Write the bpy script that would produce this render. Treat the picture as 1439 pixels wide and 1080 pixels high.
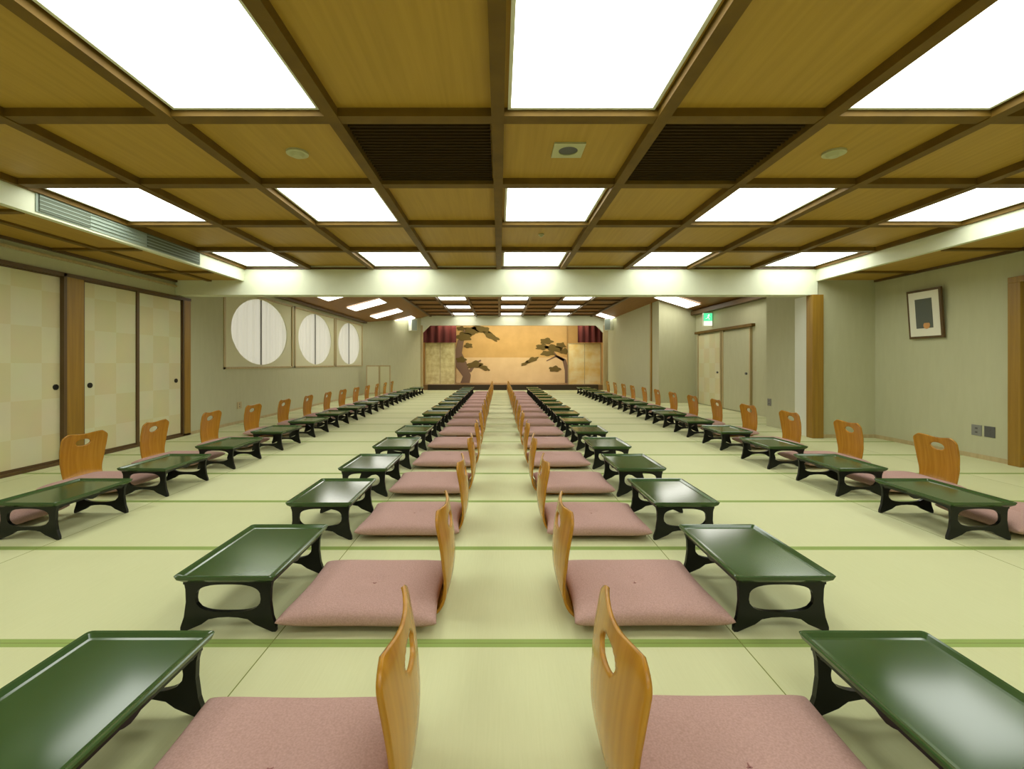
import bpy, bmesh, math, random
from mathutils import Vector, Matrix
random.seed(4)
PI = math.pi
for o in list(bpy.data.objects): bpy.data.objects.remove(o)
sc = bpy.context.scene
C = sc.collection

# ---------------------------------------------------------------- camera
H = 1.072
F = 651.0                      # focal length in pixels of a 1439 px wide frame
cd = bpy.data.cameras.new('camera'); cam = bpy.data.objects.new('camera', cd); C.objects.link(cam)
cd.sensor_fit = 'HORIZONTAL'; cd.sensor_width = 36; cd.lens = F / 1439 * 36
cd.shift_x = (719.5 - 702) / 1439; cd.shift_y = -(540 - 510) / 1439
cd.clip_start = .05; cd.clip_end = 100
cam.location = (0, 0, H); cam.rotation_euler = (PI / 2, 0, 0)
sc.camera = cam
# ---------------------------------------------------------------- world, exposure
w = bpy.data.worlds.new('world'); sc.world = w; w.use_nodes = True
w.node_tree.nodes['Background'].inputs[0].default_value = (1, 1, .94, 1)
w.node_tree.nodes['Background'].inputs[1].default_value = .95
vs = sc.view_settings
vs.view_transform = 'Standard'; vs.look = 'None'; vs.exposure = 0.4; vs.gamma = 1; vs.use_curve_mapping = False
LAMP = 4.6                     # radiance of the ceiling diffusers
FARLAMP = 5.0

# ---------------------------------------------------------------- materials
def mat(name, col, rough=.6, spec=.5, metal=0, emit=None, es=0):
    m = bpy.data.materials.new(name); m.use_nodes = True
    b = m.node_tree.nodes['Principled BSDF']
    b.inputs['Base Color'].default_value = (*col, 1); b.inputs['Roughness'].default_value = rough
    b.inputs['Specular IOR Level'].default_value = spec; b.inputs['Metallic'].default_value = metal
    if emit:
        b.inputs['Emission Color'].default_value = (*emit, 1); b.inputs['Emission Strength'].default_value = es
    return m
def nd(m, t, **kw):
    n = m.node_tree.nodes.new(t)
    for k, v in kw.items(): setattr(n, k, v)
    return n
def lk(m, a, b): m.node_tree.links.new(a, b)
def streaks(m, c1, c2, scale, detail=3, bump=0, nscale=1.0, lo=.3, hi=.7):
    """two-tone noise stretched by the scale vector, in object coordinates"""
    b = m.node_tree.nodes['Principled BSDF']
    tc = nd(m, 'ShaderNodeTexCoord'); mp = nd(m, 'ShaderNodeMapping'); mp.inputs['Scale'].default_value = scale
    n = nd(m, 'ShaderNodeTexNoise'); n.inputs['Scale'].default_value = nscale; n.inputs['Detail'].default_value = detail
    r = nd(m, 'ShaderNodeValToRGB')
    r.color_ramp.elements[0].position = lo; r.color_ramp.elements[0].color = (*c1, 1)
    r.color_ramp.elements[1].position = hi; r.color_ramp.elements[1].color = (*c2, 1)
    lk(m, tc.outputs['Object'], mp.inputs['Vector']); lk(m, mp.outputs[0], n.inputs['Vector'])
    lk(m, n.outputs['Fac'], r.inputs[0]); lk(m, r.outputs[0], b.inputs['Base Color'])
    if bump:
        bp = nd(m, 'ShaderNodeBump'); bp.inputs['Strength'].default_value = bump; bp.inputs['Distance'].default_value = .002
        lk(m, n.outputs['Fac'], bp.inputs['Height']); lk(m, bp.outputs[0], b.inputs['Normal'])
    return m
M = {}
M['panel'] = streaks(mat('ceiling_veneer', (.4, .25, .05), .55), (.40, .24, .026), (.47, .285, .036), (30, 1.2, 30))
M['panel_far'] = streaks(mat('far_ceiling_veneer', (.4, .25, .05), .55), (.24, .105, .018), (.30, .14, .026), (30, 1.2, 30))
M['beam'] = streaks(mat('ceiling_beam_wood', (.2, .12, .03), .6, .25), (.125, .070, .009), (.175, .10, .013), (6, 6, 6))
M['plaster'] = streaks(mat('pale_plaster', (.7, .75, .6), .85), (.70, .73, .55), (.74, .77, .59), (5, 5, 5))
M['wall'] = streaks(mat('olive_wall_cloth', (.5, .52, .34), .9), (.485, .485, .305), (.51, .51, .325), (14, 14, 3), bump=.04)
M['post'] = streaks(mat('timber_post', (.4, .22, .04), .4), (.25, .135, .014), (.33, .185, .02), (30, 30, 1.5))
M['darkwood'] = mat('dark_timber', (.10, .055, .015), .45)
M['palewood'] = streaks(mat('pale_timber', (.5, .4, .2), .5), (.42, .33, .16), (.52, .42, .22), (20, 20, 2))
M['black'] = mat('black_lacquer', (.004, .005, .004), .3, .35)
M['green'] = streaks(mat('green_lacquer', (.04, .1, .04), .12, .42), (.042, .085, .026), (.050, .096, .030), (3, 3, 3))
M['cushion'] = streaks(mat('pink_cloth', (.5, .3, .26), .95, .2), (.42, .26, .225), (.53, .34, .30), (1, 1, 1), 4, .35, 180)
M['tuft'] = mat('tuft_thread', (.28, .12, .11), .9)
M['bent'] = streaks(mat('bentwood', (.6, .3, .06), .22, .5), (.40, .175, .010), (.51, .245, .02), (3, 40, 3))
M['grille'] = mat('dark_grille', (.035, .02, .006), .7)
M['grilleslat'] = mat('grille_slat', (.045, .026, .007), .8, .1)
M['white'] = mat('off_white_plastic', (.72, .74, .62), .5)
M['dimwhite'] = mat('olive_cream_plastic', (.48, .48, .28), .6)  # one even olive white, darker than the off-white plastic
M['vent'] = mat('vent_shadow_grey', (.10, .12, .08), .8)
M['grey'] = mat('grey_plastic', (.22, .22, .2), .5)
M['dgrey'] = mat('dark_grey_plastic', (.09, .09, .085), .5)
M['mesh'] = mat('speaker_mesh', (.30, .36, .30), .8)
M['curtainred'] = streaks(mat('crimson_velvet', (.2, .02, .02), .9), (.055, .007, .006), (.10, .012, .01), (12, 12, .5))
M['print'] = mat('print_grey', (.10, .11, .09), .7)
M['matboard'] = mat('mount_board', (.78, .76, .62), .8)
M['orange'] = mat('print_orange', (.6, .3, .1), .7)
M['exitgreen'] = mat('exit_green', (.05, .5, .25), .5, emit=(.10, .8, .35), es=.9)
M['exitwhite'] = mat('exit_white', (.9, .95, .85), .5, emit=(.95, 1, .8), es=.75)
M['gold'] = streaks(mat('gold_leaf_upper', (.7, .38, .1), .5), (.62, .40, .13), (.72, .48, .17), (2, 2, 2))
M['peach'] = streaks(mat('gold_leaf_lower', (.8, .55, .25), .5), (.78, .58, .30), (.86, .66, .36), (2, 2, 2))
M['pinebark'] = mat('painted_bark', (.23, .15, .10), .8)
M['pineleaf'] = mat('painted_needles', (.15, .11, .025), .8)
M['goldscreen'] = streaks(mat('gold_flecked_paper', (.7, .55, .2), .7), (.60, .52, .22), (.84, .78, .42), (6, 6, 6))
M['goldscreen2'] = streaks(mat('amber_misted_paper', (.7, .55, .2), .7), (.76, .52, .14), (.86, .78, .46), (2, 2, 2.6))
M['stagefloor'] = mat('stage_boards', (.25, .14, .05), .35)
M['paper'] = mat('washi_board', (.66, .65, .42), .85)
def emis(name, col, s):
    m = bpy.data.materials.new(name); m.use_nodes = True; nt = m.node_tree
    nt.nodes.remove(nt.nodes['Principled BSDF']); e = nt.nodes.new('ShaderNodeEmission')
    e.inputs[0].default_value = (*col, 1); e.inputs[1].default_value = s
    nt.links.new(e.outputs[0], nt.nodes['Material Output'].inputs[0]); return m
M['lamp'] = emis('light_diffuser', (.975, 1, .92), LAMP)
M['lampfar'] = emis('far_light_diffuser', (1, .97, .88), FARLAMP)
# curtain: thin cloth, daylight comes through
m = bpy.data.materials.new('sheer_curtain'); m.use_nodes = True; nt = m.node_tree
nt.nodes.remove(nt.nodes['Principled BSDF'])
t = nt.nodes.new('ShaderNodeBsdfTranslucent'); t.inputs[0].default_value = (.82, .79, .68, 1)
d = nt.nodes.new('ShaderNodeBsdfDiffuse'); d.inputs[0].default_value = (.74, .72, .60, 1)
mx = nt.nodes.new('ShaderNodeMixShader'); mx.inputs[0].default_value = .5
nt.links.new(t.outputs[0], mx.inputs[1]); nt.links.new(d.outputs[0], mx.inputs[2]); nt.links.new(mx.outputs[0], nt.nodes['Material Output'].inputs[0])
M['sheer'] = m
# sliding-door paper: large checker of two creams
def checker(name, c1, c2, sy, sz, oy=0, oz=0):
    m = mat(name, c1, .85); b = m.node_tree.nodes['Principled BSDF']
    tc = nd(m, 'ShaderNodeTexCoord'); mp = nd(m, 'ShaderNodeMapping')
    mp.inputs['Scale'].default_value = (0, 1 / sy, 1 / sz); mp.inputs['Location'].default_value = (.5, oy, oz)
    ck = nd(m, 'ShaderNodeTexChecker'); ck.inputs['Scale'].default_value = 1
    ck.inputs['Color1'].default_value = (*c1, 1); ck.inputs['Color2'].default_value = (*c2, 1)
    n = nd(m, 'ShaderNodeTexNoise'); n.inputs['Scale'].default_value = 3
    mixn = nd(m, 'ShaderNodeMix', data_type='RGBA', blend_type='MULTIPLY'); mixn.inputs[0].default_value = .15
    lk(m, tc.outputs['Object'], mp.inputs[0]); lk(m, mp.outputs[0], ck.inputs['Vector'])
    lk(m, tc.outputs['Object'], n.inputs['Vector'])
    lk(m, ck.outputs['Color'], mixn.inputs[6]); lk(m, n.outputs['Color'], mixn.inputs[7]); lk(m, mixn.outputs[2], b.inputs['Base Color'])
    return m
M['fusuma'] = checker('fusuma_paper', (.69, .66, .42), (.665, .61, .345), .30, .37, .25, .1)
# tatami: rows .91 deep with green cloth borders on the long sides, butt joints every 1.8
def tatami():
    m = mat('tatami', (.6, .6, .3), .75, .25); b = m.node_tree.nodes['Principled BSDF']
    tc = nd(m, 'ShaderNodeTexCoord'); sp = nd(m, 'ShaderNodeSeparateXYZ'); lk(m, tc.outputs['Object'], sp.inputs[0])
    def mth(op, a, bb=None):
        n = nd(m, 'ShaderNodeMath', operation=op)
        for i, v in enumerate((a, bb)):
            if v is None: continue
            if isinstance(v, (int, float)): n.inputs[i].default_value = v
            else: lk(m, v, n.inputs[i])
        return n.outputs[0]
    def seam(coord, origin, pitch, half):
        a = mth('SUBTRACT', coord, origin - 50 * pitch); a = mth('DIVIDE', a, pitch)
        fr = mth('FRACT', a); e = mth('MINIMUM', fr, mth('SUBTRACT', 1.0, fr)); e = mth('MULTIPLY', e, pitch)
        return mth('LESS_THAN', e, half)
    border = seam(sp.outputs[1], 1.775, .91, .026)
    joint = mth('MAXIMUM', seam(sp.outputs[0], -.874, 1.8, .0022), seam(sp.outputs[1], 1.775, .91, .002))
    # row index gives each row its own slight tone
    row = mth('FLOOR', mth('DIVIDE', mth('SUBTRACT', sp.outputs[1], 1.775 - 45.5), .91))
    col = mth('FLOOR', mth('DIVIDE', mth('SUBTRACT', sp.outputs[0], -.874 - 90), 1.8))
    wn = nd(m, 'ShaderNodeTexWhiteNoise', noise_dimensions='2D')
    cb = nd(m, 'ShaderNodeCombineXYZ'); lk(m, row, cb.inputs[0]); lk(m, col, cb.inputs[1]); lk(m, cb.outputs[0], wn.inputs['Vector'])
    mp = nd(m, 'ShaderNodeMapping'); mp.inputs['Scale'].default_value = (160, 6, 1); lk(m, tc.outputs['Object'], mp.inputs[0])
    n = nd(m, 'ShaderNodeTexNoise'); n.inputs['Scale'].default_value = 1; n.inputs['Detail'].default_value = 3; lk(m, mp.outputs[0], n.inputs['Vector'])
    n2 = nd(m, 'ShaderNodeTexNoise'); n2.inputs['Scale'].default_value = 1.3; lk(m, tc.outputs['Object'], n2.inputs['Vector'])
    f = mth('ADD', mth('MULTIPLY', n.outputs['Fac'], .35), mth('MULTIPLY', n2.outputs['Fac'], .4)); f = mth('ADD', f, mth('MULTIPLY', wn.outputs['Value'], .25))
    r = nd(m, 'ShaderNodeValToRGB'); r.color_ramp.elements[0].position = .25; r.color_ramp.elements[0].color = (.58, .60, .32, 1)
    r.color_ramp.elements[1].position = .75; r.color_ramp.elements[1].color = (.655, .67, .395, 1); lk(m, f, r.inputs[0])
    m1 = nd(m, 'ShaderNodeMix', data_type='RGBA'); lk(m, border, m1.inputs[0]); lk(m, r.outputs[0], m1.inputs[6]); m1.inputs[7].default_value = (.28, .38, .10, 1)
    m2 = nd(m, 'ShaderNodeMix', data_type='RGBA'); lk(m, joint, m2.inputs[0]); lk(m, m1.outputs[2], m2.inputs[6]); m2.inputs[7].default_value = (.19, .22, .05, 1)
    lk(m, m2.outputs[2], b.inputs['Base Color'])
    bp = nd(m, 'ShaderNodeBump'); bp.inputs['Strength'].default_value = .2; bp.inputs['Distance'].default_value = .002
    lk(m, n.outputs['Fac'], bp.inputs['Height']); lk(m, bp.outputs[0], b.inputs['Normal'])
    return m
M['tatami'] = tatami()

# ---------------------------------------------------------------- mesh helpers
def tag(o, label=None, cat=None, group=None, kind=None):
    if label: o['label'] = label
    if cat: o['category'] = cat
    if group: o['group'] = group
    if kind: o['kind'] = kind
    return o
def empty(name, loc=(0, 0, 0), rz=0):
    o = bpy.data.objects.new(name, None); o.empty_display_size = .1; C.objects.link(o)
    o.location = loc; o.rotation_euler = (0, 0, rz); return o
class MB:
    def __init__(s): s.bm = bmesh.new()
    def box(s, x0, x1, y0, y1, z0, z1, mtx=None):
        r = bmesh.ops.create_cube(s.bm, size=1)
        for v in r['verts']:
            v.co = Vector(((x0 + x1) / 2 + v.co.x * (x1 - x0), (y0 + y1) / 2 + v.co.y * (y1 - y0), (z0 + z1) / 2 + v.co.z * (z1 - z0)))
            if mtx: v.co = mtx @ v.co
        return s
    def prism(s, pts, vec):
        """pts: closed 3-D loop, extruded by vec"""
        a = [s.bm.verts.new(p) for p in pts]; b = [s.bm.verts.new(Vector(p) + Vector(vec)) for p in pts]
        n = len(a)
        s.bm.faces.new(a); s.bm.faces.new(b[::-1])
        for i in range(n): s.bm.faces.new((a[i], b[i], b[(i + 1) % n], a[(i + 1) % n]))
        return s
    def annulus(s, outer, hole, vec):
        """outer / hole loops with the same number of points, extruded by vec"""
        v = Vector(vec); n = len(outer)
        L = [[s.bm.verts.new(Vector(p) + k) for p in lp] for k in (Vector(), v) for lp in (outer, hole)]
        oa, ha, ob, hb = L
        for i in range(n):
            j = (i + 1) % n
            s.bm.faces.new((oa[i], oa[j], ha[j], ha[i])); s.bm.faces.new((ob[i], hb[i], hb[j], ob[j]))
            s.bm.faces.new((oa[i], ob[i], ob[j], oa[j])); s.bm.faces.new((ha[i], ha[j], hb[j], hb[i]))
        return s
    def rings(s, rings, cap0=True, cap1=True):
        R = [[s.bm.verts.new(p) for p in r] for r in rings]; n = len(R[0])
        for a, b in zip(R, R[1:]):
            for i in range(n): s.bm.faces.new((a[i], a[(i + 1) % n], b[(i + 1) % n], b[i]))
        if cap0: s.bm.faces.new(R[0][::-1])
        if cap1: s.bm.faces.new(R[-1])
        return s
    def cyl(s, c, axis, r, h, n=20, r2=None):
        ax = Vector(axis).normalized(); u = ax.orthogonal().normalized(); w_ = ax.cross(u); c = Vector(c); r2 = r if r2 is None else r2
        s.rings([[c + (u * math.cos(a) + w_ * math.sin(a)) * rr + ax * hh for a in [2 * PI * i / n for i in range(n)]] for rr, hh in ((r, 0), (r2, h))]); return s
    def build(s, name, m, parent=None, smooth=False, bevel=0):
        bmesh.ops.recalc_face_normals(s.bm, faces=s.bm.faces)
        me = bpy.data.meshes.new(name); s.bm.to_mesh(me); s.bm.free()
        for mm in (m if isinstance(m, (list, tuple)) else [m]): me.materials.append(mm)
        if smooth:
            for p in me.polygons: p.use_smooth = True
        o = bpy.data.objects.new(name, me); C.objects.link(o)
        if parent: o.parent = parent
        if bevel:
            b = o.modifiers.new('bevel', 'BEVEL'); b.width = bevel; b.segments = 2; b.limit_method = 'ANGLE'
        return o
def struct(mb, name, m, parent=None, **k):
    o = mb.build(name, m, parent, **k)
    if not parent: o['kind'] = 'structure'
    return o
def box_struct(name, m, *a, bevel=0): return struct(MB().box(*a), name, m, bevel=bevel)
TR = [0]
def trim(m, *a, bevel=0):
    TR[0] += 1; return box_struct('trim_%d' % TR[0], m, *a, bevel=bevel)
def copy_tree(o, parent=None):
    c = o.copy(); C.objects.link(c)
    if parent: c.parent = parent
    for ch in list(o.children): copy_tree(ch, c)
    return c

# ---------------------------------------------------------------- room measures
XL, XR = -4.65, 5.40            # near walls
TL, TRX = -3.66, 4.54           # raised ceiling tray
ZC, ZS = 2.465, 2.26            # tray ceiling, side ceiling
YH = 6.64                       # front face of the cross beam
YB = -3.2                       # wall behind
YS = 18.4                       # stage front
ZF = 2.97                       # far hall ceiling
FXL, FXR, ZWL, ZWR = -2.74, 3.64, 2.45, 2.42
G = [-.01 + .91 * k for k in range(-4, 6)]
YG = [-2.58, -1.55, -.52, .51, 1.54, 2.57, 3.53, 4.56, 5.60, 6.64]

floor = struct(MB().box(-4.9, 5.6, YB - .15, 21, -.12, 0), 'floor', M['tatami'])
ceil_ = MB()
ceil_.box(TL, TRX, YB, YH, ZC, ZC + .1)
ceil_.box(XL - .1, TL - .05, YB, YH, ZS, ZS + .08)
ceil_.box(TRX + .05, XR + .1, YB, YH, ZS, ZS + .08)
struct(ceil_, 'ceiling', M['panel'])
far = MB()
y0, y1 = YH + .2, YS + .05
far.box(FXL, FXR, y0, y1, ZF, ZF + .08)
far.prism([(XL - .05, y0, ZWL), (FXL, y0, ZF), (FXL, y0, ZF + .08), (XL - .05, y0, ZWL + .08)], (0, y1 - y0, 0))
far.prism([(FXR, y0, ZF), (XR + .05, y0, ZWR), (XR + .05, y0, ZWR + .08), (FXR, y0, ZF + .08)], (0, y1 - y0, 0))
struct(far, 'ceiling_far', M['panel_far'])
# fascias of the tray (pale plaster) and the cross beam
trim(M['plaster'], TL - .06, TL, YB, YH, ZS - .012, ZC)
trim(M['plaster'], TRX, TRX + .06, YB, YH, ZS - .012, ZC)
trim(M['plaster'], XL, TRX + .02, YH, YH + .22, 2.05, ZF + .1)
trim(M['plaster'], TRX + .02, XR + .1, YH + .02, YH + .22, ZS, ZF + .1)
trim(M['darkwood'], TL, TRX, YH - .012, YH, ZC - .05, ZC - .022)
# walls
wl = MB()
wl.box(XL - .15, XL, YB, 7.8, 2.03, 2.62)                # above the sliding doors
wl.box(XL - .15, XL, 6.95, 7.8, 0, 2.03)
wl.box(XL - .15, XL, 7.8, 15.8, 0, .97)
wl.box(XL - .15, XL, 7.8, 15.8, 2.36, 2.62)
wl.box(XL - .15, XL, 10.41, 10.49, .97, 2.36)
wl.box(XL - .15, XL, 13.08, 13.14, .97, 2.36)
wl.box(XL - .15, XL, 15.7, 15.8, .97, 2.36)
struct(wl, 'wall_left', M['wall'])
struct(MB().prism([(XL, 15.8, 0), (-3.12, YS, 0), (-3.22, YS + .1, 0), (XL - .15, 15.9, 0)], (0, 0, 3.0)), 'wall_left_splay', M['wall'])
wr = MB()
wr.box(XR, XR + .15, YB, 3.2, 0, 2.34); wr.box(XR, XR + .15, 3.2, 4.8, 1.93, 2.34)
wr.box(XR, XR + .15, 4.8, YH + .2, 0, 2.34)
struct(wr, 'wall_right', M['wall'])
struct(MB().box(TRX + .04, XR + .1, YH + .02, 7.95, 0, ZS), 'wall_right_pier', M['wall'])
struct(MB().box(5.3, 5.45, 7.95, 12.5, 0, 2.6), 'wall_right_recess', M['wall'])
struct(MB().box(4.3, 5.45, 12.5, YS, 0, 3.0), 'wall_right_far', M['wall'])
struct(MB().box(XL - .15, XR + .15, YB - .15, YB, 0, 2.6), 'wall_back', M['wall'])
# stage front: pelmet with clipped corners and jambs
zp = H + 53 * YS / F
sf = MB()
sf.box(-3.3, 4.35, YS, YS + .12, zp, ZF + .1)
for sgn, xe in ((1, -3.05), (-1, 4.12)):
    sf.prism([(xe, YS, zp), (xe + sgn * .28, YS, zp), (xe, YS, zp - .28)], (0, .12, 0))
struct(sf, 'wall_stage_front', M['plaster'])
trim(M['palewood'], -3.16, -3.05, YS - .03, YS + .12, 0, zp, bevel=.01)
trim(M['palewood'], 4.12, 4.30, YS - .03, YS + .12, 0, zp, bevel=.01)
trim(M['grille'], -2.85, 3.92, YS - .02, YS + .1, 0, .215)
trim(M['post'], 4.27, 4.31, 13.05, 13.15, 0, 2.95)
# stage box
st = MB().box(-3.05, 4.12, YS + .1, 20.7, .0, .2)
struct(st, 'floor_stage', M['stagefloor'])
sb = MB().box(-3.6, -3.45, YS + .1, 20.8, 0, 3.1).box(4.5, 4.65, YS + .1, 20.8, 0, 3.1).box(-3.6, 4.65, 20.62, 20.8, 0, 3.1)
struct(sb, 'wall_stage', M['gold'])
struct(MB().box(-3.6, 4.65, YS + .1, 20.8, 3.0, 3.1), 'ceiling_stage', M['darkwood'])

# ---------------------------------------------------------------- ceiling beams
ZB = ZC - .052
for i, x in enumerate(G[1:-1]): trim(M['beam'], x - .035, x + .035, YB, YH, ZB, ZC)
trim(M['beam'], TL, TL + .03, YB, YH, ZB, ZC); trim(M['beam'], TRX - .03, TRX, YB, YH, ZB, ZC)
for y in YG[:-1]: trim(M['beam'], TL, TRX, y - .042, y + .042, ZB + .006, ZC)
for y in (-1.55, .51, 2.4, 3.6, 4.8, 6.0):
    trim(M['beam'], XL, TL - .06, y - .03, y + .03, ZS - .022, ZS); trim(M['beam'], TRX + .06, XR, y - .03, y + .03, ZS - .022, ZS)
trim(M['darkwood'], XL, XL + .035, YB, YH, ZS - .03, ZS); trim(M['darkwood'], XR - .035, XR, YB, YH, ZS - .03, ZS)
trim(M['beam'], (XL + TL) / 2 - .03, (XL + TL) / 2 + .03, YB, YH, ZS - .02, ZS); 
# far hall beams
YF = [8.16, 9.2, 10.24, 11.28, 12.32, 13.36 - .52 + .02, 13.9, 14.96, 16.02, 17.08, 18.1]
YF = [7.5 + 1.06 * k for k in range(11)]
for x in G[1:-1]:
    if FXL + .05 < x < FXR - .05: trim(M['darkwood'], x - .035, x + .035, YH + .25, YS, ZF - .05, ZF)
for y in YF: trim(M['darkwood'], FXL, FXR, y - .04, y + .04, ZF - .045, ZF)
struct(MB().prism([(XL, YH + .22, ZWL - .02), (XL + .12, YH + .22, ZWL - .02), (XL + .12, YH + .22, ZWL + .03), (XL, YH + .22, ZWL + .03)], (0, 9, 0)), 'trim_90', M['darkwood'])
struct(MB().box(5.16, 5.3, YH + 1.4, 12.5, ZWR - .06, ZWR + .04), 'trim_91', M['darkwood'])
struct(MB().box(FXL - .03, FXL + .04, YH + .25, YS, ZF - .06, ZF), 'trim_92', M['darkwood'])
struct(MB().box(FXR - .04, FXR + .03, YH + .25, YS, ZF - .06, ZF), 'trim_93', M['darkwood'])

# ---------------------------------------------------------------- posts, doors, skirting
trim(M['post'], 4.46, 4.62, YH - .04, YH + .1, 0, 2.05, bevel=.006)
trim(M['white'], 4.50, 4.54, YH + .1, YH + .42, 0, 2.05)
dl = [(4.10, 4.95, 'a'), (5.17, 5.93, 'b'), (5.97, 6.78, 'c')]
def fusuma(idx, ya, yb, hy):
    x = XL - .005 if idx != 3 else XL - .02
    o = struct(MB().box(x - .03, x, ya, yb, .03, 2.0), 'door_%d' % idx, M['fusuma'])
    fr = MB().box(x - .034, x + .006, ya, ya + .022, .03, 2.0).box(x - .034, x + .006, yb - .022, yb, .03, 2.0)
    fr.box(x - .034, x + .006, ya, yb, .03, .055).box(x - .034, x + .006, ya, yb, 1.98, 2.0)
    fr.build('door_frame', M['darkwood'], o)
    MB().cyl((x - .002, hy, .82), (1, 0, 0), .03, .012).build('door_pull', M['black'], o, smooth=False)
    return o
for i, (ya, yb, hy) in enumerate(((5.17, 5.95, 5.26), (5.95, 6.78, 6.66), (4.10, 4.95, 4.87), (3.25, 4.10, 3.33), (2.35, 3.20, 3.12))):
    fusuma(i + 1, ya, yb, hy)
trim(M['post'], XL - .04, XL + .02, 4.955, 5.165, 0, 2.03, bevel=.004)
trim(M['darkwood'], XL - .04, XL + .025, 4.92, 4.956, 0, 2.03)
trim(M['darkwood'], XL - .03, XL + .015, 5.925, 5.965, 0, 2.03)
trim(M['post'], XL - .04, XL + .02, 6.80, 6.95, 0, 2.03, bevel=.004)
trim(M['darkwood'], XL - .04, XL + .02, 6.78, 6.81, 0, 2.03)
trim(M['darkwood'], XL - .05, XL + .025, 1.9, 6.95, 1.995, 2.035)
trim(M['darkwood'], XL - .05, XL + .02, 1.9, 6.95, 0, .03)
trim(M['palewood'], XL - .01, XL + .03, YB, 6.95, 2.16, 2.185)
box_struct('wall_left_rear', M['wall'], XL - .15, XL, YB, 2.35, 0, 2.03)
struct(MB().box(XL - .15, XL - .06, 2.3, 7.0, 0, 2.1), 'wall_left_backing', M['wall'])
# right near door
trim(M['post'], XR - .05, XR + .03, 4.76, 4.88, 0, 1.91, bevel=.004)
trim(M['post'], XR - .05, XR + .03, 3.1, 4.88, 1.91, 1.97, bevel=.004)
o = struct(MB().box(XR + .03, XR + .07, 3.2, 4.78, 0, 1.93), 'door_6', M['fusuma'])
struct(MB().box(XR + .08, XR + .15, 3.1, 4.9, 0, 2.0), 'wall_right_backing', M['wall'])
# recess doors
for i, (ya, yb, mm) in enumerate(((9.75, 10.9, M['wall']), (11.05, 12.25, M['fusuma']))):
    o = struct(MB().box(5.265, 5.298, ya, yb, .02, 1.80), 'door_%d' % (7 + i), mm)
    MB().box(5.25, 5.3, ya - .04, ya, 0, 1.84).box(5.25, 5.3, yb, yb + .04, 0, 1.84).build('door_frame', M['palewood'], o)
    MB().cyl((5.265, ya + .12, .85), (-1, 0, 0), .025, .03).build('door_knob', M['dgrey'], o)
trim(M['beam'], 5.22, 5.3, 9.6, 12.4, 1.84, 1.90)
for nm, a in (('left', (XL, XL + .012, 6.95, 15.8, 0, .045)), ('right', (XR - .012, XR, 4.9, YH + .02, 0, .05)), ('pier', (4.62, XR, YH + .006, YH + .02, 0, .05))):
    box_struct('baseboard_' + nm, M['palewood'], *a)

# ---------------------------------------------------------------- windows with round openings
def ell(x, yc, zc, ry, rz, n):
    return [(x, yc + ry * math.cos(a), zc + rz * math.sin(a)) for a in [2 * PI * (i + .5) / n for i in range(n)]]
def rect_ray(x, ya, yb, za, zb, yc, zc, ry, rz, n):
    out = []
    for i in range(n):
        a = 2 * PI * (i + .5) / n; dy, dz = ry * math.cos(a), rz * math.sin(a)
        t = min([(yb - yc) / dy if dy > 0 else (ya - yc) / dy, (zb - zc) / dz if dz > 0 else (za - zc) / dz])
        out.append([x, yc + dy * t, zc + dz * t])
    for cy in (ya, yb):                                   # snap the nearest ray ends to the corners
        for cz in (za, zb):
            k = min(range(n), key=lambda i: (out[i][1] - cy) ** 2 + (out[i][2] - cz) ** 2); out[k] = [x, cy, cz]
    return out
for i, (ya, yb) in enumerate(((7.8, 10.41), (10.49, 13.08), (13.14, 15.7))):
    yc, zc, za, zb = (ya + yb) / 2, 1.675, .97, 2.36
    ry, rz = (yb - ya) / 2 - .24, .635
    win = MB()
    for q in ((ya, ya + .05, za, zb), (yb - .05, yb, za, zb), (ya, yb, za, za + .035), (ya, yb, zb - .035, zb)):
        win.box(XL - .10, XL + .015, q[0], q[1], q[2], q[3])
    wo = struct(win, 'window_%d' % (i + 1), M['palewood'])
    N = 96
    MB().annulus(rect_ray(XL - .03, ya + .05, yb - .05, za + .035, zb - .035, yc, zc, ry, rz, N), ell(XL - .03, yc, zc, ry, rz, N), (.02, 0, 0)).build('window_board', M['paper'], wo)
    MB().box(XL - .045, XL - .03, yc - .02, yc + .02, za + .035, zb - .035).build('mullion', M['grey'], wo)
    cu = MB(); n = 150; prev = None
    for k in range(n + 1):
        y = ya + .05 + (yb - ya - .1) * k / n; x = XL - .085 + .018 * math.sin(k * .42 + 1.3 * math.sin(k * .07 + i)) + .008 * math.sin(k * 1.3 + i)
        a, b = cu.bm.verts.new((x, y, za + .04)), cu.bm.verts.new((x, y, zb - .04))
        if prev: cu.bm.faces.new((prev[0], a, b, prev[1]))
        prev = (a, b)
    cu.build('curtain', M['sheer'], wo, smooth=True)

# ---------------------------------------------------------------- ceiling lights
ORD = ['first', 'second', 'third', 'fourth', 'fifth', 'sixth', 'seventh', 'eighth', 'ninth', 'tenth', 'eleventh', 'twelfth', 'thirteenth', 'fourteenth', 'fifteenth', 'sixteenth']
def light_proto(wx, wy, m, name='ceiling_light'):
    r = empty(name)
    hx, hy = wx / 2, wy / 2
    f = MB().box(-hx, hx, -hy, -hy + .018, -.016, 0).box(-hx, hx, hy - .018, hy, -.016, 0).box(-hx, -hx + .018, -hy + .018, hy - .018, -.016, 0).box(hx - .018, hx, -hy + .018, hy - .018, -.016, 0)
    f.build('frame', M['white'], r)
    MB().box(-hx + .018, hx - .018, -hy + .018, hy - .018, -.012, -.001).build('diffuser', m, r)
    return r
cols = [(-4, 'far left'), (-2, 'left of centre'), (0, 'central'), (2, 'right of centre'), (4, 'far right')]
rows = [(8, 'beside the pale cross beam'), (6, 'in the middle row'), (4, 'in the row nearest the viewer'), (2, 'in the row above the viewer'), (0, 'in the row behind the viewer')]
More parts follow.
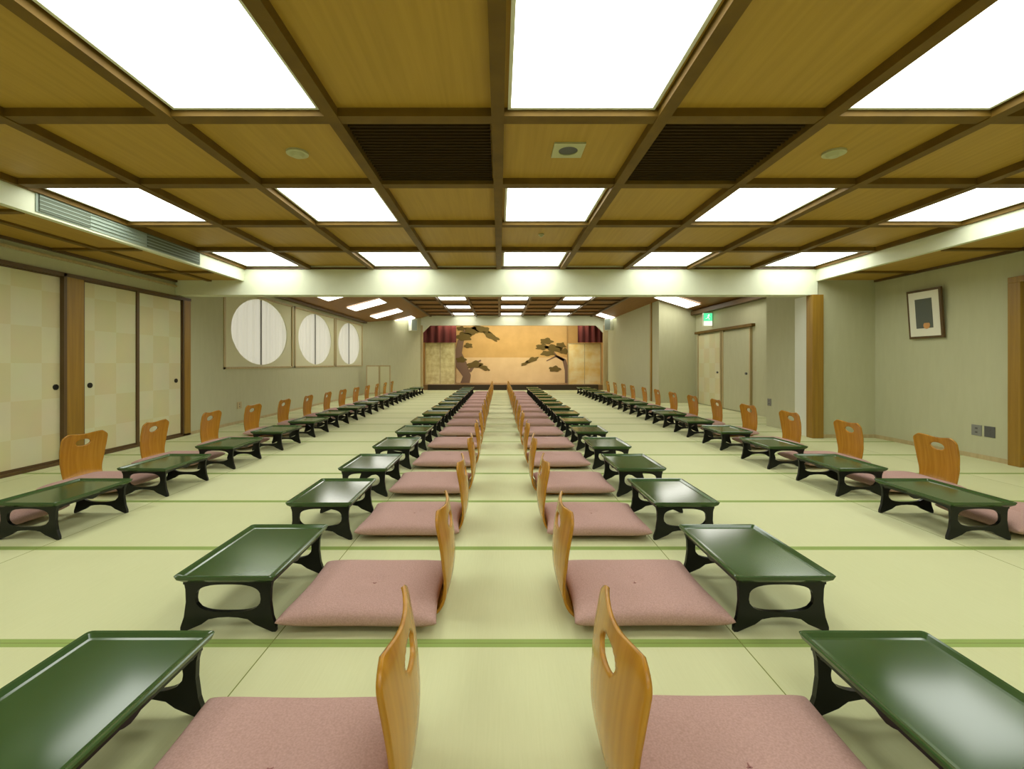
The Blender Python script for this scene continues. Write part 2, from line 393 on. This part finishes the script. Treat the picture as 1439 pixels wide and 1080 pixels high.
proto = light_proto(.80, .93, M['lamp']); first = True
for ri, rl in rows:
    for k, cl in cols:
        o = proto if first else copy_tree(proto); first = False
        xa, xb = G[k + 4], G[k + 5] if k < 4 else TRX
        o.location = ((xa + xb) / 2, (YG[ri] + YG[ri + 1]) / 2, ZC)
        tag(o, 'square white ceiling light, %s column, %s' % (cl, rl), 'ceiling light', 'square lights in the raised ceiling')
proto = light_proto(.80, .94, M['lampfar']); first = True
fr_rows = [(9, 'beside the stage pelmet'), (7, 'second from the stage'), (5, 'third from the stage'), (3, 'fourth from the stage'), (1, 'fifth from the stage')]
for ri, rl in fr_rows:
    yc = YF[ri] + .53 if ri < 9 else 17.86
    for k, cl in ((-2, 'left'), (0, 'middle'), (2, 'right')):
        o = proto if first else copy_tree(proto); first = False
        o.location = ((G[k + 4] + G[k + 5]) / 2, min(yc, YS - .5), ZF)
        tag(o, 'small far hall ceiling light, %s column, %s' % (cl, rl), 'ceiling light', 'lights in the far hall ceiling')
proto = light_proto(.95, .85, M['lampfar'], 'sloping_ceiling_light'); first = True
al, ar = math.atan2(ZF - ZWL, FXL - XL), math.atan2(ZWR - ZF, XR - FXR)
for j, (y, nm) in enumerate(((17.5, 'nearest the stage'), (15.2, 'second from the stage'), (12.95, 'third from the stage'), (10.8, 'fourth from the stage'))):
    for side, xc, a, z0 in (('left', -3.7, al, ZWL + (-3.7 - XL) * math.tan(al)), ('right', 4.55 if y < 12.9 else 4.6, ar, 0)):
        if side == 'right':
            if y > 12.6 and j == 1: continue
            if j == 0: xc = 4.0
            if j == 2: y = 11.9; xc = 4.55
            z0 = ZF + (xc - FXR) * math.tan(ar)
            if j == 3: y = 9.6
        o = proto if first else copy_tree(proto); first = False
        o.location = (xc, y, z0 - .003); o.rotation_euler = (0, -a, 0)
        if side == 'right' and j == 0: o.scale = (.62, 1, 1)
        tag(o, 'light panel in the sloping %s side of the far ceiling, %s' % (side, nm), 'ceiling light', 'lights in the sloping sides of the far ceiling')

# ---------------------------------------------------------------- ceiling vents and detectors
def vent(xa, xb, ya, yb, label):
    r = empty('ceiling_vent', ((xa + xb) / 2, (ya + yb) / 2, ZC)); hx, hy = (xb - xa) / 2 - .045, (yb - ya) / 2 - .05
    MB().box(-hx, hx, -hy, hy, -.012, -.001).build('backing', M['grille'], r)
    s = MB()
    n = 22
    for i in range(n): y = -hy + .02 + (2 * hy - .04) * i / (n - 1); s.box(-hx, hx, y - .006, y + .006, -.028, -.012)
    s.build('grille', M['grilleslat'], r)
    tag(r, label, 'vent', 'dark ceiling grilles')
vent(G[3], G[4], YG[5], YG[6], 'dark brown ceiling grille left of the central beam')
vent(G[5], G[6], YG[5], YG[6], 'dark brown ceiling grille right of the central cell')
def detector(x, y, label, r_=.065):
    r = empty('smoke_detector', (x, y, ZC))
    MB().cyl((0, 0, 0), (0, 0, -1), r_, .014, 28).build('base', M['dimwhite'], r)
    MB().cyl((0, 0, -.014), (0, 0, -1), r_ * .7, .018, 28, r_ * .45).build('sensor', M['dimwhite'], r)
    tag(r, label, 'detector')
detector((418 - 702) * 3.06 / F * 1.0, 3.06, 'round white ceiling detector left of the dark grilles', .07)
detector((1172 - 702) * 3.06 / F, 3.06, 'round white ceiling detector right of the dark grilles', .07)
detector((760 - 702) * 5.05 / F, 5.0, 'tiny ceiling detector in the central column between two lights', .03)
r = empty('ceiling_speaker', ((797 - 702) * 3.06 / F, 3.02, ZC))
MB().annulus(rect_ray(0, -.10, .10, -.10, .10, 0, 0, 1, 1, 32), ell(0, 0, 0, .062, .062, 32), (.012, 0, 0)).build('surround', M['dimwhite'], r).rotation_euler = (0, PI / 2, 0)
MB().cyl((0, 0, -.001), (0, 0, -1), .062, .005, 24).build('mesh_disc', M['dgrey'], r)
tag(r, 'square framed ceiling speaker between the two dark grilles', 'ceiling speaker')
# air conditioning slot in the left fascia
r = empty('air_conditioner_grille', (TL, 4.65, (ZS + ZC) / 2 - .01))
MB().box(0, .008, -1.0, 1.0, -.085, .07).build('slot', M['mesh'], r)
MB().box(.004, .016, -.98, -.52, -.075, .06).build('vent_opening', M['vent'], r)
MB().box(.004, .016, .15, .98, -.075, .06).build('vent_opening', M['vent'], r)
s = MB()
for i in range(4): s.box(.008, .02, -.98, .96, -.055 + i * .032, -.049 + i * .032)
s.build('louvre', M['mesh'], r)
tag(r, 'long grey-green air grille set in the left pale fascia', 'air grille')

# ---------------------------------------------------------------- low table
def rrect(hx, hy, z, rad, n=5):
    out = []
    for cx, cy, a0 in ((hx - rad, hy - rad, 0), (-hx + rad, hy - rad, PI / 2), (-hx + rad, -hy + rad, PI), (hx - rad, -hy + rad, 1.5 * PI)):
        for i in range(n): a = a0 + PI / 2 * i / (n - 1); out.append((cx + rad * math.cos(a), cy + rad * math.sin(a), z))
    return out
TW, TD, TZ = .200, .297, .237
def poly_ray(poly, c, a):
    dx, dz = math.cos(a), math.sin(a); best = None
    for (x1, z1), (x2, z2) in zip(poly, poly[1:] + poly[:1]):
        ex, ez = x2 - x1, z2 - z1; det = dx * (-ez) + dz * ex
        if abs(det) < 1e-9: continue
        rx, rz = x1 - c[0], z1 - c[1]
        t = (rx * (-ez) + rz * ex) / det; u = (dx * rz - dz * rx) / det
        if t > 0 and -1e-6 <= u <= 1 + 1e-6 and (best is None or t < best): best = t
    return (c[0] + dx * best, c[1] + dz * best)
def make_table():
    r = empty('low_table')
    t = MB()
    t.rings([rrect(TW - .022, TD - .022, TZ - .032, .012), rrect(TW - .006, TD - .006, TZ - .018, .014), rrect(TW, TD, TZ - .003, .016), rrect(TW - .004, TD - .004, TZ, .016),
             rrect(TW - .012, TD - .012, TZ - .002, .012), rrect(TW - .024, TD - .024, TZ - .011, .010), rrect(TW - .034, TD - .034, TZ - .012, .008)])
    o = t.build('tray_top', M['green'], r)
    ap = MB().box(-TW + .025, TW - .025, -TD + .03, TD - .03, TZ - .045, TZ - .032)
    ap.build('under_frame', M['black'], r)
    poly = [(.178, .205), (.170, .17), (.168, .12), (.176, .06), (.190, .018), (.190, 0), (.118, 0), (.106, .030), (.078, .050), (.040, .057), (0, .059)]
    poly = poly + [(-x, z) for x, z in poly[-2::-1]]
    c = (0, .128)
    angs = sorted(set([round(math.atan2(z - c[1], x) % (2 * PI), 5) for x, z in poly] + [round(2 * PI * i / 40, 5) for i in range(40)]))
    def hole(a):
        hx, hz, e = .130, .055, 2.8
        ca, sa = math.cos(a), math.sin(a); k = (abs(ca / hx) ** e + abs(sa / hz) ** e) ** (-1 / e); return (c[0] + ca * k, c[1] + sa * k + .006)
    for sy in (-1, 1):
        y = sy * (TD - .045)
        p = MB().annulus([(q[0], y - .009, q[1]) for q in (poly_ray(poly, c, a) for a in angs)], [(q[0], y - .009, q[1]) for q in map(hole, angs)], (0, .018, 0))
        p.build('leg_panel', M['black'], r)
    # low side rails with a small centre drop
    for sx in (-1, 1):
        pts = [(-.24, .205), (.24, .205), (.24, .180), (.20, .188), (.05, .190), (.02, .178), (0, .174), (-.02, .178), (-.05, .190), (-.20, .188), (-.24, .180)]
        MB().prism([(sx * .160 - .006, y, z) for y, z in pts], (.012, 0, 0)).build('side_rail', M['black'], r)
    return r
# ---------------------------------------------------------------- cushion
CW, CD, CT = .315, .27, .098
def make_cushion():
    r = empty('floor_cushion')
    n = 28; bm = bmesh.new(); top = {}; bot = {}
    def pos(u, v, s):
        # sides pulled in, corners drawn out to a point
        x = CW * u * (1 - .065 * (1 - v * v) * u * u); y = CD * v * (1 - .065 * (1 - u * u) * v * v)
        ed = max(0, (1 - u ** 4)) ** .5 * max(0, (1 - v ** 4)) ** .5
        h = CT / 2 * ed ** .62
        dim = .016 * math.exp(-((u * CW) ** 2 + (v * CD) ** 2) / (2 * .022 ** 2)) + .006 * math.exp(-(u * u + v * v) * 3)
        z = CT / 2 + (h - dim) * s if s > 0 else CT / 2 - min(h, CT / 2)
        return (x, y, z - .004 if s > 0 else z)
    W = [math.sin(PI / 2 * (-1 + 2 * i / n)) for i in range(n + 1)]
    for i in range(n + 1):
        for j in range(n + 1):
            b = i in (0, n) or j in (0, n)
            top[i, j] = bm.verts.new(pos(W[i], W[j], 1))
            bot[i, j] = top[i, j] if b else bm.verts.new(pos(W[i], W[j], -1))
    for i in range(n):
        for j in range(n):
            bm.faces.new((top[i, j], top[i + 1, j], top[i + 1, j + 1], top[i, j + 1]))
            q = (bot[i, j], bot[i, j + 1], bot[i + 1, j + 1], bot[i + 1, j])
            if len(set(q) | {top[i, j], top[i + 1, j], top[i + 1, j + 1], top[i, j + 1]}) > 4: bm.faces.new(q)
    mb = MB(); mb.bm = bm; mb.build('cover', M['cushion'], r, smooth=True)
    z = CT - .0255
    tf = MB()
    for a in (0, 2 * PI / 3, 4 * PI / 3): tf.box(0, .022, -.0018, .0018, z, z + .003, Matrix.Rotation(a + .5, 4, 'Z'))
    tf.build('tuft', M['tuft'], r)
    return r
# ---------------------------------------------------------------- bentwood floor chair, sitter looks to -X
PR = [(-.40, .006), (-.30, .006), (-.20, .006), (-.10, .007), (-.055, .014), (-.02, .034), (.008, .07), (.022, .115), (.029, .165), (.031, .215), (.028, .265), (.022, .315), (.013, .365), (.005, .41), (0, .445)]
def cr(t):
    n = len(PR) - 1; t = min(max(t, 0), 1) * n; i = min(int(t), n - 1); f = t - i
    P = [PR[max(0, min(n, i + k))] for k in (-1, 0, 1, 2)]
    return tuple(.5 * (2 * P[1][q] + (P[2][q] - P[0][q]) * f + (2 * P[0][q] - 5 * P[1][q] + 4 * P[2][q] - P[3][q]) * f * f + (-P[0][q] + 3 * P[1][q] - 3 * P[2][q] + P[3][q]) * f ** 3) for q in (0, 1))
def hw(z, o):
    if z < .02: return .155 + .02 * min(1, (o + .40) / .1) if o < -.3 else .175
    if z < .20: k = (z - .02) / .18; return .172 + .022 * k * k
    k = min(1, (z - .20) / .12); b = .194 + .014 * k
    if z > .395: b -= .055 * ((z - .395) / .05) ** 2.6
    return b
def shell(t0, t1, nt, nu, hole):
    bm = bmesh.new(); vs_ = {}
    for i in range(nt + 1):
        o, z = cr(t0 + (t1 - t0) * i / nt)
        for j in range(nu + 1):
            u = -1 + 2 * j / nu; y = u * hw(z, o)
            wrap = .024 * min(1, max(0, (z - .03) / .2)) * abs(u) ** 2
            zt = z - (.012 * (1 - u * u) * 0 if z < .4 else .006 * math.cos(u * PI) * (z - .4) / .045)
            vs_[i, j] = bm.verts.new((o - wrap, y, zt))
    hc, ha, hb = .365, .068, .031
    kill = []
    for i in range(nt):
        for j in range(nu):
            f = bm.faces.new((vs_[i, j], vs_[i, j + 1], vs_[i + 1, j + 1], vs_[i + 1, j]))
            if hole:
                c = f.calc_center_median()
                if (c.y / ha) ** 2 + ((c.z - hc) / hb) ** 2 < 1: kill.append(f)
    if kill:
        kv = set(v for f in kill for v in f.verts)
        bmesh.ops.delete(bm, geom=kill, context='FACES')
        for v in kv:
            if v.is_valid:
                d = math.hypot(v.co.y / ha, (v.co.z - hc) / hb)
                if .5 < d < 1.6: v.co.y /= d; v.co.z = hc + (v.co.z - hc) / d
    return bm
def make_chair():
    r = empty('floor_chair')
    for nm, a in (('seat', (0, .335, 14, 10, False)), ('backrest', (.335, 1, 54, 46, True))):
        mb = MB(); mb.bm = shell(*a); o = mb.build(nm, M['bent'], r, smooth=True)
        s = o.modifiers.new('solid', 'SOLIDIFY'); s.thickness = .011; s.offset = 0
    return r

table0, cushion0, chair0 = make_table(), make_cushion(), make_chair()
first = {'t': True, 'c': True, 'z': True}
def put(key, src, loc, rz, label, cat, group):
    o = src if first[key] else copy_tree(src); first[key] = False
    o.location = loc; o.rotation_euler = (0, 0, rz); tag(o, label, cat, group); return o
fronts = [.855, 1.81, 2.77, 3.68, 4.64, 5.65] + [6.65 + 1.0 * k for k in range(10)]
def where(i, n, side, inner):
    rowname = '%s %s row' % (side, 'inner' if inner else 'outer')
    if i <= n - 6: p = 'nearest the viewer' if i == 0 else ORD[i] + ' from the front'
    else: p = 'nearest the stage' if i == n - 1 else ORD[n - 1 - i] + ' from the stage'
    return 'in the %s, %s' % (rowname, p)
rnd = random.Random(11)
for side, s in (('left', -1), ('right', 1)):
    for inner in (True, False):
        ys = fronts if inner else fronts[2:]
        n = len(ys)
        for i, yf in enumerate(ys):
            wh = where(i, n, side, inner); j = lambda a: rnd.uniform(-a, a)
            if inner:
                xt = -1.085 if s < 0 else 1.130; xc = -.562 if s < 0 else .604; xz = -.238 if s < 0 else .284
                rz_c = 0 if s < 0 else PI; yy = yf
                put('t', table0, (xt + j(.006), yf + .30, 0), j(.01), 'low black table with green tray top ' + wh, 'table', 'green topped low tables')
                put('c', cushion0, (xc + j(.006), yf + .265 + j(.008), .016), (0 if s < 0 else PI) + j(.015), 'dusty pink floor cushion ' + wh, 'cushion', 'pink floor cushions')
                put('z', chair0, (xz + j(.004), yf + .29 + j(.01), 0), rz_c + (.06 if s < 0 and i == 0 else j(.02)), 'orange bentwood legless chair ' + wh, 'chair', 'bentwood floor chairs')
            else:
                xt = -2.855 if s < 0 else 2.905; xc = -3.385 if s < 0 else 3.425; xz = -3.71 if s < 0 else 3.735
                put('t', table0, (xt + j(.008), yf + .30, 0), j(.015), 'low black table with green tray top ' + wh, 'table', 'green topped low tables')
                put('c', cushion0, (xc + j(.01), yf + .28 + j(.01), .016), (0 if s > 0 else PI) + j(.03), 'dusty pink floor cushion ' + wh, 'cushion', 'pink floor cushions')
                put('z', chair0, (xz + j(.008), yf + .30 + j(.015) + ([.08, .16, .03][i] if s < 0 and i < 3 else 0), 0), (0 if s > 0 else PI) + (j(.06) if i > 1 or s > 0 else -.10 if i == 1 else .05), 'orange bentwood legless chair ' + wh, 'chair', 'bentwood floor chairs')

# ---------------------------------------------------------------- wall things
r = empty('framed_picture', (XR, 5.83, 1.385)); tilt = math.radians(4)
pm = Matrix.Rotation(-tilt, 4, 'Y')
MB().box(-.035, -.008, -.235, .235, 0, .62, pm).build('frame', M['darkwood'], r, bevel=.003)
MB().box(-.038, -.034, -.205, .205, .03, .59, pm).build('mount', M['matboard'], r)
pic = MB().box(-.040, -.037, -.115, .115, .13, .50, pm).build('print', M['print'], r)
MB().cyl(pm @ Vector((-.040, -.03, .165)), (-1, 0, 0), .045, .002, 16).build('orange_blot', M['orange'], pic)
tag(r, 'small framed print with cream mount hanging on the right wall', 'picture')
def outlet(name, x, y, z, sx, w_, m, label, h_=.06):
    r = empty(name, (x, y, z))
    MB().box(min(0, sx * .008), max(0, sx * .008), -w_, w_, -h_, h_).build('plate', m, r, bevel=.002)
    for zz in (-.022, .022): MB().box(min(sx * .008, sx * .011), max(sx * .008, sx * .011), -.012, .012, zz - .008, zz + .008).build('socket', M['dgrey'], r)
    tag(r, label, 'outlet')
outlet('wall_outlet', XR, 5.24, .315, -1, .055, M['grey'], 'light grey wall outlet plate, low on the right wall')
outlet('wall_outlet', XR, 5.10, .315, -1, .055, M['dgrey'], 'darker wall outlet plate beside the timber door post')
outlet('wall_outlet', XL, 8.27, .32, 1, .07, M['palewood'], 'brown outlet plate on left wall below the first window')
outlet('wall_outlet', TRX + .04, 7.86, .41, -1, .05, M['grey'], 'small grey outlet on the right pier side')
# exit sign
r = empty('exit_sign', (5.16, 11.5, 1.99))
MB().box(-.10, .13, 0, .05, 0, .33).build('housing', M['white'], r, bevel=.004)
f = MB().box(-.09, .12, -.004, 0, .13, .32).build('green_face', M['exitgreen'], r)
MB().box(-.09, .12, -.004, 0, .01, .125).build('white_face', M['exitwhite'], r)
man = MB().cyl((.035, -.008, .285), (0, 1, 0), .014, .003, 12)
for p, q, t_ in (((.03, .265), (.01, .215), .018), ((.01, .215), (.045, .19), .011), ((.045, .19), (.035, .155), .010), ((.01, .215), (-.02, .19), .011), ((-.02, .19), (-.05, .185), .009), ((.03, .262), (.065, .24), .008), ((.03, .262), (-.005, .255), .008)):
    a, b = Vector((p[0], 0, p[1])), Vector((q[0], 0, q[1])); dv = (b - a).normalized(); nn = Vector((-dv.z, 0, dv.x)) * t_ / 2
    man.prism([tuple(a + nn + Vector((0, -.008, 0))), tuple(b + nn + Vector((0, -.008, 0))), tuple(b - nn + Vector((0, -.008, 0))), tuple(a - nn + Vector((0, -.008, 0)))], (0, .003, 0))
man.build('running_figure', M['exitwhite'], f)
MB().cyl((.015, .025, .33), (0, 0, 1), .008, ZF - 1.99 - .33 - .48).build('hanger', M['grey'], r)
tag(r, 'green lit exit sign above the cream door on the right', 'exit sign')
# wall speakers by the stage
def speaker(x, y, z, rz, label):
    r = empty('wall_speaker', (x, y, z), rz)
    MB().box(-.13, .13, -.24, -.02, -.22, .22).build('cabinet', M['white'], r, bevel=.01)
    MB().box(-.11, .11, -.248, -.238, -.20, .20).build('front_mesh', M['mesh'], r)
    MB().box(-.03, .03, -.02, .05, -.05, .05).build('bracket', M['grey'], r)
    tag(r, label, 'speaker')
speaker(-3.40, YS - .62, 2.52, .75, 'pale wall speaker left of the stage opening')
speaker(4.20, YS - .9, 2.52, -.75, 'pale wall speaker right of the stage opening')
# folding screen in the left corner
r = empty('folding_screen', (-4.42, 15.35, 0))
x = 0
for k, a in enumerate((.35, -.35)):
    L = .43; p = Vector((x, 0 if k == 0 else L * math.sin(.35), 0)); mt = Matrix.Translation(p) @ Matrix.Rotation(a, 4, 'Z')
    MB().box(.03, L - .03, -.006, .006, .06, .97, mt).build('paper_panel', M['paper'], r)
    MB().box(0, .035, -.012, .012, 0, 1.0, mt).box(L - .035, L, -.012, .012, 0, 1.0, mt).box(.035, L - .035, -.012, .012, .96, 1.0, mt).box(.035, L - .035, -.012, .012, .05, .09, mt).build('panel_frame', M['palewood'], r)
    x += L * math.cos(a)
tag(r, 'low cream folding screen in the far left corner', 'folding screen')

# ---------------------------------------------------------------- stage set
bd = empty('stage_backdrop', (.53, 20.5, .2))
MB().box(-2.45, 2.45, 0, .06, 1.12, 2.7).build('upper_panel', M['gold'], bd)
MB().box(-2.45, 2.45, 0, .06, 0, 1.12).build('lower_panel', M['peach'], bd)
tag(bd, 'gold and peach backdrop painted with two pines at the back of the stage', 'stage backdrop')
def px(x, y, D=20.45): return ((x - 702) * D / F - .53, (510 - y) * D / F + H - .2)
def limb(pts, name, m):
    mb = MB(); L = []; R = []
    P = [Vector((*px(a, b), 0)) for a, b, _ in pts]
    for i, (a, b, w_) in enumerate(pts):
        d = (P[min(i + 1, len(P) - 1)] - P[max(i - 1, 0)]).normalized(); n = Vector((-d.y, d.x, 0)) * w_ / 2
        L.append(P[i] + n); R.append(P[i] - n)
    for i in range(len(P) - 1):
        q = [L[i], L[i + 1], R[i + 1], R[i]]
        mb.prism([(v.x, -.012, v.y) for v in q], (0, .011, 0))
    return mb.build(name, m, bd)
limb([(652, 544, .44), (656, 528, .36), (648, 512, .50), (644, 496, .32), (647, 480, .28), (653, 466, .18), (668, 459, .10)], 'painted_pine_trunk', M['pinebark'])
limb([(660, 522, .14), (668, 510, .12), (676, 506, .06)], 'painted_pine_branch', M['pinebark'])
limb([(798, 543, .24), (797, 520, .20), (793, 506, .16), (782, 500, .10), (774, 490, .08)], 'painted_pine_trunk', M['pinebark'])
limb([(793, 506, .1), (782, 500, .08), (768, 507, .04)], 'painted_pine_branch', M['pinebark'])
rn = random.Random(5)
def needles(x, y, wpx, hpx, tilt_=0):
    mb = MB(); n = 26; cx, cz = px(x, y); a, b = wpx * 20.45 / F / 2, hpx * 20.45 / F / 2
    pts = []
    for i in range(n):
        t = 2 * PI * i / n; k = 1 + .16 * math.sin(5 * t + x) + rn.uniform(-.08, .08)
        u, v = a * math.cos(t) * k, b * math.sin(t) * k * (1.25 if math.sin(t) > 0 else .8)
        pts.append((cx + u * math.cos(tilt_) - v * math.sin(tilt_), -.02, cz + u * math.sin(tilt_) + v * math.cos(tilt_)))
    mb.prism(pts, (0, .008, 0)); mb.build('painted_pine_needles', M['pineleaf'], bd)
for a in ((662, 466, 20, 11), (652, 474, 22, 12), (676, 463, 26, 9, -.2), (690, 473, 24, 8, -.5), (648, 462, 12, 6), (667, 513, 22, 9, .1), (680, 517, 16, 6, -.4), (648, 506, 14, 8), (658, 486, 12, 7),
          (768, 480, 18, 8), (762, 488, 18, 8), (778, 490, 24, 9, -.2), (770, 497, 20, 7), (748, 506, 18, 6, .35), (738, 511, 12, 4, .4), (788, 486, 14, 8), (780, 519, 16, 8), (793, 494, 12, 8)):
    needles(*a)
def gold_panel(xa, xb, za, zb, m, label):
    w_ = xb - xa; r = empty('stage_screen', (xa, 19.3, .2))
    MB().box(.04, w_ - .04, 0, .03, 0, zb - za - .04).build('paper_panel', m, r)
    MB().box(0, .04, -.01, .04, 0, zb - za).box(w_ - .04, w_, -.01, .04, 0, zb - za).box(.04, w_ - .04, -.01, .04, zb - za - .04, zb - za).build('frame', M['palewood'], r)
    MB().box(w_ / 2 - .012, w_ / 2 + .012, -.006, 0, 0, zb - za - .04).build('centre_stile', M['palewood'], r)
    tag(r, label, 'stage screen')
D = 19.3
gold_panel((597 - 702) * D / F, (640 - 702) * D / F, .2, H + 29 * D / F, M['goldscreen'], 'gold flecked standing screen at the left of the stage')
gold_panel((798 - 702) * D / F, (845 - 702) * D / F, .2, H + 28 * D / F, M['goldscreen2'], 'pale and amber standing screen at the right of the stage')
def drape(xa, xb, z0, z1, y, label):
    r = MB(); n = 30; pts = []
    for k in range(n + 1):
        x = xa + (xb - xa) * k / n; pts.append((x, y + .04 * math.sin(k * 1.1), z0))
    pts += [(p[0], p[1] + .03, z0) for p in pts[::-1]]
    o = r.prism(pts, (0, 0, z1 - z0)).build('stage_drape', M['curtainred'])
    tag(o, label, 'drape', 'crimson drapes over the stage'); return o
drape((588 - 702) * 19 / F, (641 - 702) * 19 / F, H + 29 * 19 / F, 2.98, 19.0, 'crimson drape hanging over the left stage screen')
drape((812 - 702) * 19 / F, (856 - 702) * 19 / F, H + 29 * 19 / F, 2.98, 19.0, 'crimson drape hanging over the right stage screen')
# warm stage lamps behind the pelmet
for x in (-1.6, .53, 2.7):
    l = bpy.data.lights.new('stage_lamp', 'AREA'); l.shape = 'RECTANGLE'; l.size = 1.7; l.size_y = .25; l.energy = 27; l.color = (1, .86, .62)
    o = bpy.data.objects.new('stage_lamp', l); C.objects.link(o); o.location = (x, 18.75, 2.93); o.rotation_euler = (math.radians(38), 0, 0)
